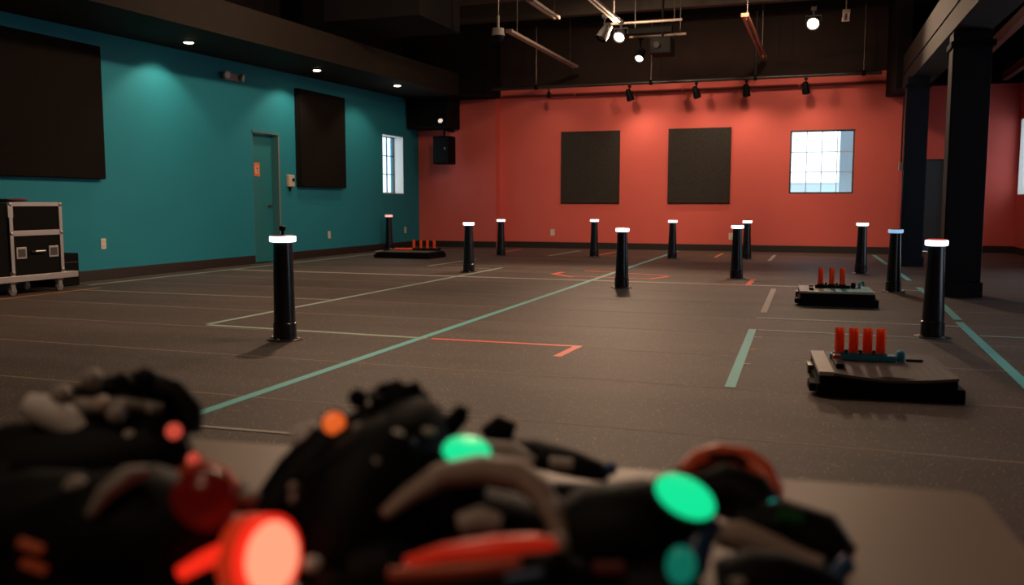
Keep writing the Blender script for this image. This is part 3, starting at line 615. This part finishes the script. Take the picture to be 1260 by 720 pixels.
# ------------------------------------------------------------------ puzzle crates with orange tubes
def fluted(x, y, z0, z1, r=0.025):
    m = MB(); n = 24; prof = lambda k: r*(1.0 if k % 6 in (1, 2, 3, 4) else 0.62)
    m.rings([[(x+prof(k)*math.cos(2*math.pi*k/n+0.13), y+prof(k)*math.sin(2*math.pi*k/n+0.13), z) for k in range(n)] for z in (z0, z1)], cap=False)
    return m
def crate(label, loc, rz, w, dpt, h, top_m, tubes, rail_m, th, rail=True, skew=0.0):
    o = thing('puzzle_crate', label, 'crate', loc, rz, 'black puzzle crates with orange tubes')
    MB().box((0, 0, 0.018), (w, dpt, h)).build('box_body', BLKM, o, bevel=0.006)
    MB().box((-0.012, -0.014, 0.001), (w+0.03, dpt*0.98, 0.068)).build('base_board', BLKM, o, bevel=0.004)
    MB().box((-0.045, 0.02, 0.02), (-0.012, 0.16, 0.062)).build('latch_block', BLKM, o, bevel=0.004)
    MB().box((-0.03, 0.40, 0.04), (-0.001, 0.52, h-0.02)).build('hinge_strap', DSTEEL, o)
    # lid sagging slightly along its front
    n = 14; top = []; bot = []
    m = MB(); R = []
    for i in range(n+1):
        u = i/n; x = 0.07 + u*(w-0.09+0.02); sag = -0.022*math.sin(math.pi*min(1, u*1.0))*1.0 if skew else 0.0
        R.append([(x, -0.008, h+0.004+sag), (x, dpt*0.55, h+0.006), (x, dpt, h+0.006), (x, dpt, h+0.020), (x, dpt*0.55, h+0.020), (x, -0.008, h+0.018+sag)])
    m.rings(R); m.build('lid', top_m, o)
    MB().box((-0.004, -0.008, h+0.002), (0.068, dpt, h+0.022)).build('edge_board', GREYTOP, o, bevel=0.002)
    ry = dpt*0.62; zt = h+0.020
    if rail:
        m = MB(); m.box((tubes[0]-0.05, ry-0.032, zt), (tubes[-1]+0.075, ry+0.032, zt+0.030)); m.build('tube_rail', rail_m, o, bevel=0.004)
        MB().lathe([(0.020, zt), (0.024, zt+0.030), (0.020, zt+0.052), (0.008, zt+0.060)], (tubes[-1]+0.10, ry, 0), n=12).build('rail_knob', rail_m, o, True)
        MB().box((tubes[-1]+0.126, ry+0.005, zt), (w*0.86, ry+0.02, zt+0.012)).build('slide_bar', BLK, o)
    for k, x in enumerate(tubes):
        t = fluted(x, ry, zt+0.028, zt+0.028+th).build('orange_tube', TUBE_R, o)
        MB().lathe([(0.020, zt+0.004), (0.034, zt+0.020), (0.034, zt+0.040)], (x, ry, 0), n=14).build('tube_socket', rail_m if rail else BLK, o)
        if k < len(tubes)-1:
            MB().lathe([(0.010, zt+0.02), (0.012, zt+0.045), (0.004, zt+0.052)], ((x+tubes[k+1])/2, ry+0.01, 0), n=8).build('peg', BLK, o)
    m = MB(); m.box((0.085, dpt*0.18, zt), (0.125, dpt*0.42, zt+0.022)); m.build('control_box', BLK, o, bevel=0.003)
    MB().box((0.088, dpt*0.48, zt), (0.128, dpt*0.60, zt+0.034)).build('button_block', mat('dull_red_block', (0.30, 0.07, 0.05), 0.5), o, bevel=0.003)
    return o
a, b = on_z(1007.5, 488), on_z(1187, 497.5); rz = math.atan2(b.y-a.y, b.x-a.x); w = (b-a).length
c1 = crate('nearest black puzzle crate, grey brown lid with four orange tubes on a blue rail', (a.x, a.y, 0), rz, w-0.03, 0.65, 0.105, TANTOP, [0.126, 0.196, 0.264, 0.330], BLUE, 0.140, True, 1.0)
a, b = on_z(984, 376), on_z(1081, 379); rz = math.atan2(b.y-a.y, b.x-a.x); w = (b-a).length
c2 = crate('middle black puzzle crate with a teal and pale lid and three orange tubes', (a.x, a.y, 0), rz, w-0.03, 0.62, 0.115, GREYTOP, [0.195, 0.296, 0.392], BLK, 0.165, True)
MB().box((0.24, 0.01, 0.1355), (w-0.05, 0.60, 0.1375)).build('teal_sheet', TEALTOP, c2)
for x in (0.22, 0.27, 0.32): MB().box((x, 0.03, 0.1376), (x+0.02, 0.2, 0.1388)).build('pale_dash', GREYTOP, c2)
m = MB(); m.tube([(0.55, 0.43, 0.1376), (0.55, 0.43, 0.18), (0.585, 0.46, 0.195), (0.595, 0.46, 0.155)], 0.012, 8); m.build('teal_knob', TEALTOP, c2, True)
a, b = on_z(462, 317.5), on_z(521, 319); rz = 0.0; w = 1.02
c3 = crate('farthest black puzzle crate in the left corner with a row of orange tubes', (a.x, a.y, 0), rz, w-0.03, 0.72, 0.10, TANTOP, [0.52, 0.655, 0.78, 0.91], BLK, 0.155, True)
for k, x in enumerate((0.22, 0.30, 0.36, 0.44)):
    MB().lathe([(0.02, 0), (0.024, 0.07), (0.018, 0.09)], (x, 0.30+0.05*(k % 2), 0.145), (0.8, 0.2, 0.0), 10).build('loose_tube', TUBE_R, c3, True)

# ------------------------------------------------------------------ flight case by the teal wall
f0, f1 = on_z(8, 361), on_z(78, 355.5)
fx = (f0.x+f1.x)/2 + 0.25
fy0 = on_x(14, 330, fx).y; fy1 = on_x(79, 330, fx).y
zb_ = on_x(45, 341, fx).z; ztop = on_x(45, 249, fx).z; zmid = on_x(45, 286.5, fx).z
o = thing('flight_case', 'tall black flight case with aluminium edges on casters by the teal wall', 'flight case', (fx, fy0, 0))
Lc = fy1-fy0; dp = min(0.62, fx-XL-0.08)
MB().box((-dp, 0, zb_+0.03), (-0.004, Lc, ztop)).build('case_body', BLKM, o)
MB().box((-dp, -0.62, zb_+0.03), (-0.010, -0.010, ztop-0.01)).build('case_section', BLKM, o, bevel=0.004)
e = 0.042
for a_, b_ in ((0, e), (Lc-e, Lc)): MB().box((-0.004, a_, zb_+0.03), (0.008, b_, ztop)).build('edge_profile', ALU, o, bevel=0.003)
for a_, b_ in ((ztop-e, ztop), (zmid-0.028, zmid+0.028)): MB().box((-0.004, e, a_), (0.007, Lc-e, b_)).build('edge_profile', ALU, o, bevel=0.003)
MB().box((-dp, -0.008, zb_+0.03), (-0.004, -0.0005, zb_+0.03+e)).build('edge_profile', ALU, o)
MB().box((-dp, -0.008, ztop-e), (-0.004, -0.0005, ztop)).build('edge_profile', ALU, o)
MB().box((-dp-0.02, -0.66, zb_-0.035), (0.014, Lc+0.18, zb_+0.03)).build('dolly_board', ALU, o, bevel=0.004)
for yy in (0.02, Lc-0.02):
    for zz in (ztop-0.02, zmid, zb_+0.06): MB().ball((0.006, yy, zz), (0.012, 0.022, 0.022)).build('corner_ball', STEEL, o, True)
for yy in (0.13, Lc-0.13):
    la = MB().box((-0.004, yy-0.062, 0.40), (0.006, yy+0.062, 0.52)).build('latch', ALU, o, bevel=0.004)
    la.location.z = zb_+0.20-0.40
    MB().box((0.006, yy-0.042, 0.42), (0.010, yy+0.042, 0.50)).build('latch_dish', DSTEEL, la)
m = MB(); m.tube([(0.0, Lc*0.40, zb_+0.27), (0.03, Lc*0.41, zb_+0.27), (0.03, Lc*0.60, zb_+0.27), (0.0, Lc*0.61, zb_+0.27)], 0.012, 8); m.build('handle', STEEL, o, True)
m = MB(); m.box((-0.2, -0.012, zmid+0.16), (0.009, 0.05, zmid+0.29)); m.build('latch', ALU, o, bevel=0.004)
for xx, yy in ((-0.05, 0.03), (-0.05, Lc-0.04), (-dp+0.08, 0.12), (-dp+0.08, Lc-0.06)):
    c_ = MB().box((xx-0.035, yy-0.04, zb_-0.052), (xx+0.035, yy+0.04, zb_-0.035))
    c_.box((xx-0.026, yy-0.02, 0.04), (xx-0.020, yy+0.03, zb_-0.05)); c_.box((xx+0.020, yy-0.02, 0.04), (xx+0.026, yy+0.03, zb_-0.05))
    c_ = c_.build('caster', mat('dull_caster_steel', (0.24, 0.23, 0.22), 0.5, 0.5), o)
    MB().lathe([(0.035, -0.015), (0.045, -0.012), (0.045, 0.012), (0.035, 0.015)], (xx, yy+0.01, 0.0455), (1, 0, 0), 16).build('wheel', mat('caster_rubber', (0.16, 0.15, 0.15), 0.6), c_, True)
o = thing('equipment_bag', 'dark folded bag with a red patch lying on the flight case', 'bag', (fx-0.2, fy0+0.02, ztop+0.001))
MB().ball((0, 0.02, 0.018), (0.15, 0.32, 0.018)).build('bag_body', BLKM, o, True); MB().ball((0.10, 0.18, 0.022), (0.07, 0.13, 0.016)).build('red_patch', mat('dark_red_cloth', (0.22, 0.02, 0.02), 0.8), o, True)
bx0 = XL+0.05
by1 = on_x(92, 330, -8.2).y
o = thing('equipment_case', 'low plain black case on the floor behind the flight case', 'case', (bx0, fy1+0.19, 0))
hh = on_x(92, 311, -8.2).z
MB().box((0, 0.02, 0.002), (0.26, 0.36, hh)).build('case_body', BLKM, o, bevel=0.008); MB().box((0, 0.015, hh*0.72), (0.265, 0.365, hh*0.74)).build('lid_edge', DSTEEL, o)

# ------------------------------------------------------------------ gear table
TZ = 0.55
cr = on_z(1203, 606, TZ); far_l = on_z(280, 545, TZ)
ta = math.atan2(cr.y-far_l.y, cr.x-far_l.x)*0.93
o = thing('gear_table', 'low table with a grey brown laminate top and rounded corners', 'table', (cr.x, cr.y, 0), ta)
TL, TD, rc = 2.3, 0.98, 0.03
pts = []
for cx, cy, a0 in ((-rc, -rc, 0), (-TL+rc, -rc, 90), (-TL+rc, -TD+rc, 180), (-rc, -TD+rc, 270)):
    for k in range(7):
        a_ = math.radians(a0+k*15); pts.append((cx+rc*math.cos(a_), cy+rc*math.sin(a_)))
MB().rings([[(x, y, TZ-0.032) for x, y in pts], [(x, y, TZ-0.004) for x, y in pts], [(x*0.999-0.001, y*0.999-0.001, TZ) for x, y in pts]]).build('table_top', TABLE, o)
for x in (-0.12, -TL+0.12):
    for y in (-0.12, -TD+0.12): MB().tube([(x, y, 0.001), (x, y, TZ-0.032)], 0.018, 12).build('leg', BLK, o, True)
    MB().tube([(x, -0.12, 0.12), (x, -TD+0.12, 0.12)], 0.012, 10).build('cross_bar', BLK, o, True)

# ------------------------------------------------------------------ laser tag gear on the table
def G_(p): return at(p[0], p[1], p[2])
def PT(o, name, m, path, n=14, flat=1.0, parent=None):   # tapered tube through (px, py, depth, radius in px)
    b = MB().tube([G_(p) for p in path], [p[3]*p[2]/FPX for p in path], n, flat)
    return b.build(name, m, parent or o, True)
def BL(o, name, m, p, r, parent=None):
    k = p[2]/FPX; M = Matrix((rt, fw, up)).transposed()
    return MB().ball(G_(p), (r[0]*k, r[1]*k, r[2]*k), M, 18, 12).build(name, m, parent or o, True)
def LENS(o, p, r, nrm, m, rim_m=None, hous_m=None, name='sensor', depth=1.2, rim=1.22):
    """flat glowing lens with bezel and cup; nrm in camera axes (right, toward the camera, up)"""
    k = p[2]/FPX*r; n = (rt*nrm[0]-fw*nrm[1]+up*nrm[2]).normalized(); c = G_(p)
    h = MB().lathe([(k*0.7, -k*depth), (k*1.18, -k*0.9*min(1, depth)), (k*rim, -k*0.1), (k*rim, 0.0)], c, n, 28).build(name+'_housing', hous_m or BLK, o, True)
    if rim_m: MB().lathe([(k*rim*1.02, -k*0.25), (k*rim*1.02, 0.001), (k*1.0, 0.002)], c, n, 28).build(name+'_rim', rim_m, h, True)
    MB().lathe([(k*1.0, 0.0021), (k*0.95, k*0.08+0.002), (k*0.6, k*0.16+0.002), (k*0.1, k*0.2+0.002)], c, n, 28).build(name+'_lens', m, h, True)
    return h
GG = 'laser tag gear on the table'
def gear(name, label, cat, p):
    c = G_(p); return thing(name, label, cat, (c.x, c.y, TZ), group=GG)
def settle(o):
    """the lowest faces rest flat on the table top; children go into the thing's frame"""
    for ch in o.children:
        for q in (ch, *ch.children):
            for v in q.data.vertices: v.co.z = max(v.co.z, TZ+0.001)
    rebase(o)

# A: rear left blaster
o = gear('laser_blaster', 'black blaster at the far left with a pale grey barrel sleeve', 'laser blaster', (80, 600, 1.1))
PT(o, 'body', BLK, [(-60, 590, 1.10, 52), (20, 585, 1.12, 66), (110, 575, 1.12, 62), (190, 560, 1.13, 46), (232, 545, 1.14, 28)], 16)
PT(o, 'barrel_sleeve', LGREYP, [(34, 498, 1.10, 15), (60, 506, 1.10, 21), (84, 520, 1.10, 19), (98, 534, 1.10, 14)])
PT(o, 'barrel', GREYP, [(90, 500, 1.12, 11), (150, 499, 1.13, 10), (200, 505, 1.14, 9)])
PT(o, 'receiver', BLK, [(60, 545, 1.14, 30), (110, 522, 1.16, 40), (160, 512, 1.17, 42), (205, 516, 1.18, 32), (226, 530, 1.18, 20)], 16)
PT(o, 'top_frame', BLK, [(90, 492, 1.14, 14), (130, 478, 1.15, 14), (180, 470, 1.16, 16), (215, 484, 1.16, 18), (236, 508, 1.16, 15), (238, 530, 1.15, 10)])
for x, y, m_, r_ in ((113, 466, GREYP, 13), (150, 470, BLK, 12), (180, 466, BLK, 14), (125, 497, BEIGE, 11), (143, 510, GREYP, 12), (160, 540, GREYP, 12), (75, 486, GREYP, 13), (120, 556, GREYP, 13)): BL(o, 'fitting', m_, (x, y, 1.10), (r_, r_, r_))
LENS(o, (214, 531, 1.07), 10, (0.4, 0.9, 0.2), PINKL, None, BLK, 'indicator')
LENS(o, (238, 566, 1.05), 9, (0.5, 0.8, 0.2), PINKL, None, BLK, 'indicator')
PT(o, 'grip', BLK, [(10, 590, 1.08, 38), (0, 640, 1.04, 34), (-8, 668, 1.03, 24)])
settle(o)
# B: front left blaster with the red lens
o = gear('laser_blaster', 'black blaster at the bottom left with a glowing red round lens', 'laser blaster', (190, 700, 0.85))
PT(o, 'body', BLK, [(40, 680, 0.86, 56), (110, 668, 0.86, 84), (190, 664, 0.86, 92), (250, 656, 0.87, 72), (285, 640, 0.88, 44)], 18)
PT(o, 'rear_body', BLK, [(-40, 660, 0.90, 60), (40, 650, 0.90, 72), (110, 640, 0.90, 60)], 16)
PT(o, 'curved_guard', GREYP, [(112, 632, 0.80, 10), (130, 606, 0.80, 17), (158, 584, 0.81, 19), (180, 580, 0.82, 12)], flat=0.6)
BL(o, 'dark_dome', REDD, (252, 615, 0.83), (42, 30, 40))
PT(o, 'dome_trim', RUSTP, [(222, 582, 0.84, 6), (250, 572, 0.84, 7), (278, 580, 0.84, 7), (290, 600, 0.83, 6)])
LENS(o, (333, 686, 0.80), 44, (0.86, 0.50, 0.10), REDL, REDR, mat('red_glow_housing', (0.5, 0.04, 0.015), 0.4, emit=(1.0, 0.05, 0.012), strength=0.32), 'sensor', 1.0, 1.16)
PT(o, 'red_lit_arm', REDR, [(222, 706, 0.79, 9), (250, 690, 0.79, 11), (284, 676, 0.79, 13)])  # arm glows to stand for the red light falling on it
PT(o, 'side_pipe', BLK, [(262, 604, 0.90, 14), (290, 612, 0.90, 18), (318, 622, 0.90, 14)])
BL(o, 'fitting', GREYP, (305, 614, 0.88), (14, 12, 12))
BL(o, 'fitting', GREYP, (93, 600, 0.84), (15, 12, 14))
for x, y in ((38, 672), (42, 697)): PT(o, 'indicator', mat('dull_orange_light', (0.3, 0.06, 0.02), 0.4, emit=(0.55, 0.07, 0.015), strength=0.10), [(x-14, y-5, 0.795, 6), (x+14, y+5, 0.795, 6)], 8)
PT(o, 'grip', BLK, [(120, 720, 0.84, 44), (118, 768, 0.82, 34)])
settle(o)
# C: middle blaster
o = gear('laser_blaster', 'tall black blaster in the middle with a green glowing top lens', 'laser blaster', (430, 690, 0.88))
PT(o, 'body', BLK, [(372, 712, 0.88, 36), (410, 684, 0.90, 70), (440, 622, 0.93, 76), (480, 570, 0.96, 62), (510, 530, 1.0, 48), (520, 508, 1.02, 30)], 18)
PT(o, 'upper_shell', BLK, [(400, 600, 0.99, 52), (440, 552, 1.01, 42), (470, 520, 1.03, 32)], 16)
PT(o, 'front_body', BLK, [(330, 640, 0.96, 30), (370, 590, 0.98, 36), (410, 550, 1.0, 36)], 16)
PT(o, 'muzzle', BLKM, [(480, 535, 1.0, 34), (492, 505, 1.02, 38), (497, 484, 1.03, 34)], 16)
PT(o, 'muzzle_ring', BLKM, [(494, 498, 1.02, 43), (496, 489, 1.02, 43)], 16)
for x, y, r_ in ((470, 481, 9), (488, 476, 9), (510, 478, 9), (440, 490, 12)): BL(o, 'fitting', BLKM, (x, y, 1.02), (r_, r_, r_))
PT(o, 'rear_sight', BLKM, [(548, 530, 1.02, 14), (566, 512, 1.02, 12), (570, 500, 1.02, 8)])
PT(o, 'side_sleeve', LGREYP, [(372, 524, 1.0, 14), (378, 540, 1.0, 21), (384, 560, 0.99, 17)])
LENS(o, (411, 521, 0.99), 14, (0.1, 0.9, 0.3), ORANGE, None, BLK, 'indicator')
BL(o, 'fitting', GREYP, (441, 531, 0.99), (11, 9, 12))
BL(o, 'fitting', LGREYP, (488, 536, 0.93), (10, 7, 8)); BL(o, 'fitting', BLUEP, (505, 548, 0.93), (10, 7, 8)); BL(o, 'fitting', GREYP, (525, 532, 0.95), (13, 7, 6))
BL(o, 'fitting', GREYP, (361, 600, 0.93), (7, 6, 7)); BL(o, 'fitting', GREYP, (361, 614, 0.92), (7, 6, 7)); BL(o, 'fitting', GREYP, (462, 572, 0.90), (7, 6, 9))
LENS(o, (574, 557, 0.93), 30, (0.10, 0.42, 0.84), GREEN, None, BLK, 'sensor', 1.0, 1.1)
PT(o, 'sensor_neck', BLK, [(560, 640, 0.93, 34), (565, 610, 0.93, 34), (570, 585, 0.935, 30)])
PT(o, 'side_shell', BLK, [(440, 716, 0.84, 40), (476, 706, 0.84, 44), (492, 690, 0.86, 30)])
PT(o, 'grip', BLK, [(420, 720, 0.86, 46), (415, 760, 0.84, 36)])
BL(o, 'fitting', LGREYP, (385, 694, 0.80), (12, 8, 10))
settle(o)
# D: handle loop and red band in front of the middle
o = gear('laser_blaster', 'blaster with a grey arched handle and a red band, bottom centre', 'laser blaster', (600, 690, 0.86))
PT(o, 'handle', mat('brown_grey_grip', (0.30, 0.22, 0.18), 0.5), [(472, 634, 0.85, 9), (500, 612, 0.86, 14), (540, 586, 0.88, 19), (590, 578, 0.89, 22), (635, 584, 0.89, 24), (664, 604, 0.88, 20), (684, 640, 0.86, 15), (690, 672, 0.85, 14)], flat=0.8)
PT(o, 'body', BLK, [(505, 746, 0.79, 36), (550, 738, 0.79, 54), (620, 732, 0.79, 62), (690, 730, 0.80, 54), (722, 728, 0.80, 36)], 18)
PT(o, 'cross_piece', GREYP, [(565, 646, 0.84, 14), (590, 640, 0.84, 18), (615, 646, 0.84, 13)])
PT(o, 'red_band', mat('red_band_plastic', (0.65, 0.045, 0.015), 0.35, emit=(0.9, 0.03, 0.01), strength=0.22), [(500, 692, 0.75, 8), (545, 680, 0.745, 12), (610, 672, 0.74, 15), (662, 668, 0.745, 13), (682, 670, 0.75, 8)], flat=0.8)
PT(o, 'lower_band', RUSTP, [(480, 708, 0.74, 9), (560, 702, 0.73, 10), (640, 694, 0.73, 9)])
BL(o, 'fitting', GREYP, (688, 672, 0.80), (13, 10, 16)); BL(o, 'fitting', GREYP, (684, 628, 0.86), (12, 10, 16))
PT(o, 'blue_clip', BLUEP, [(622, 714, 0.72, 8), (668, 706, 0.72, 8)])
PT(o, 'grip', BLK, [(600, 740, 0.80, 36), (596, 780, 0.79, 32)])
settle(o)
# E: strap behind the middle
o = gear('vest_strap', 'black strap with buckle lying right of the middle blaster', 'strap', (700, 590, 1.12))
PT(o, 'webbing', BLK, [(560, 590, 1.20, 30), (610, 556, 1.18, 26), (660, 558, 1.14, 25), (710, 572, 1.12, 22), (748, 584, 1.12, 14)], flat=0.7)
PT(o, 'buckle', GREYP, [(676, 571, 1.08, 8), (704, 573, 1.08, 8)], 10)
PT(o, 'raised_clip', BLKM, [(600, 540, 1.16, 16), (616, 528, 1.16, 18), (632, 534, 1.16, 14)])
PT(o, 'grey_edge', GREYP, [(590, 552, 1.12, 11), (630, 556, 1.11, 13), (656, 572, 1.10, 9)])
BL(o, 'stud', BLUEP, (751, 577, 1.11), (9, 9, 9))
PT(o, 'strap_tail', BLK, [(600, 608, 1.14, 24), (680, 612, 1.12, 26), (760, 612, 1.12, 22), (800, 612, 1.12, 16)], flat=0.7)
settle(o)
# F: right blaster with the big green lens
o = gear('laser_blaster', 'black blaster on the right with a large tilted green glowing lens', 'laser blaster', (780, 690, 0.9))
PT(o, 'body', BLK, [(690, 676, 0.90, 48), (730, 662, 0.90, 66), (790, 654, 0.90, 66), (838, 672, 0.90, 52), (862, 684, 0.90, 34)], 18)
PT(o, 'rear_shell', BLK, [(500, 664, 1.04, 42), (534, 652, 1.04, 50), (570, 650, 1.03, 54), (640, 660, 1.0, 52), (700, 668, 0.93, 44)], 16)
PT(o, 'front_body', BLK, [(768, 732, 0.83, 36), (800, 732, 0.83, 46), (860, 744, 0.82, 40)], 16)
LENS(o, (842, 613, 0.86), 39, (0.28, 0.46, 0.84), GREEN, None, BLK, 'sensor', 1.0, 1.12)
PT(o, 'sensor_stem', BLUEP, [(868, 640, 0.86, 22), (858, 668, 0.85, 20), (846, 700, 0.84, 24)])
BL(o, 'green_reflection', GREEND, (838, 696, 0.80), (19, 12, 24))  # glowing blob stands for a green reflection
PT(o, 'red_mark', mat('dim_red_mark', (0.12, 0.01, 0.008), 0.5), [(730, 700, 0.775, 9), (766, 700, 0.775, 9)], 8)
BL(o, 'fitting', mat('dim_green_fitting', (0.02, 0.06, 0.02), 0.5), (758, 607, 0.88), (13, 8, 9))
PT(o, 'grip', BLK, [(790, 720, 0.86, 42), (786, 762, 0.84, 34)])
settle(o)
# G: headband with the burnt orange crest
o = gear('headset', 'black headset with a burnt orange crest behind the large green lens', 'headset', (910, 640, 1.0))
PT(o, 'crest', RUSTP, [(838, 582, 1.04, 9), (858, 566, 1.05, 13), (885, 560, 1.06, 15), (915, 566, 1.06, 17), (938, 582, 1.05, 17), (952, 604, 1.03, 13), (956, 622, 1.02, 8)])
PT(o, 'crest_slot', BLK, [(872, 562, 1.02, 5), (905, 563, 1.02, 6), (918, 572, 1.02, 5)], 8)
PT(o, 'shell', BLK, [(850, 606, 1.02, 20), (888, 602, 1.03, 34), (925, 616, 1.02, 34), (950, 640, 1.0, 26)], 16)
PT(o, 'side_band', BLK, [(905, 644, 0.99, 26), (960, 648, 0.98, 34), (1010, 668, 0.97, 38), (1038, 690, 0.95, 24)], 16)
LENS(o, (951, 622, 0.98), 8, (0.3, 0.9, 0.2), mat('small_teal_light', (0.02, 0.2, 0.2), 0.4, emit=(0.02, 0.28, 0.24), strength=0.8), None, BLK, 'indicator')
PT(o, 'green_edge', mat('dark_green_plastic', (0.01, 0.09, 0.02), 0.4), [(958, 634, 0.95, 9), (985, 640, 0.95, 9)], 8)
settle(o)
# H: grey handled pistol grip in front on the right
o = gear('hand_controller', 'hand controller with a grey brown grip at the bottom right', 'controller', (960, 690, 0.9))
PT(o, 'grip', mat('brown_grey_grip', (0.30, 0.22, 0.18), 0.5), [(884, 658, 0.94, 15), (910, 660, 0.94, 20), (950, 674, 0.93, 16), (990, 690, 0.92, 13), (1012, 697, 0.91, 11)])
PT(o, 'body', BLK, [(888, 724, 0.85, 34), (925, 716, 0.85, 40), (960, 718, 0.85, 38), (1010, 724, 0.85, 28), (1034, 726, 0.85, 16)], 16)
PT(o, 'blue_tip', BLUEP, [(1022, 716, 0.89, 12), (1044, 692, 0.90, 11)])
BL(o, 'fitting', GREYP, (910, 716, 0.83), (16, 10, 8))
settle(o)
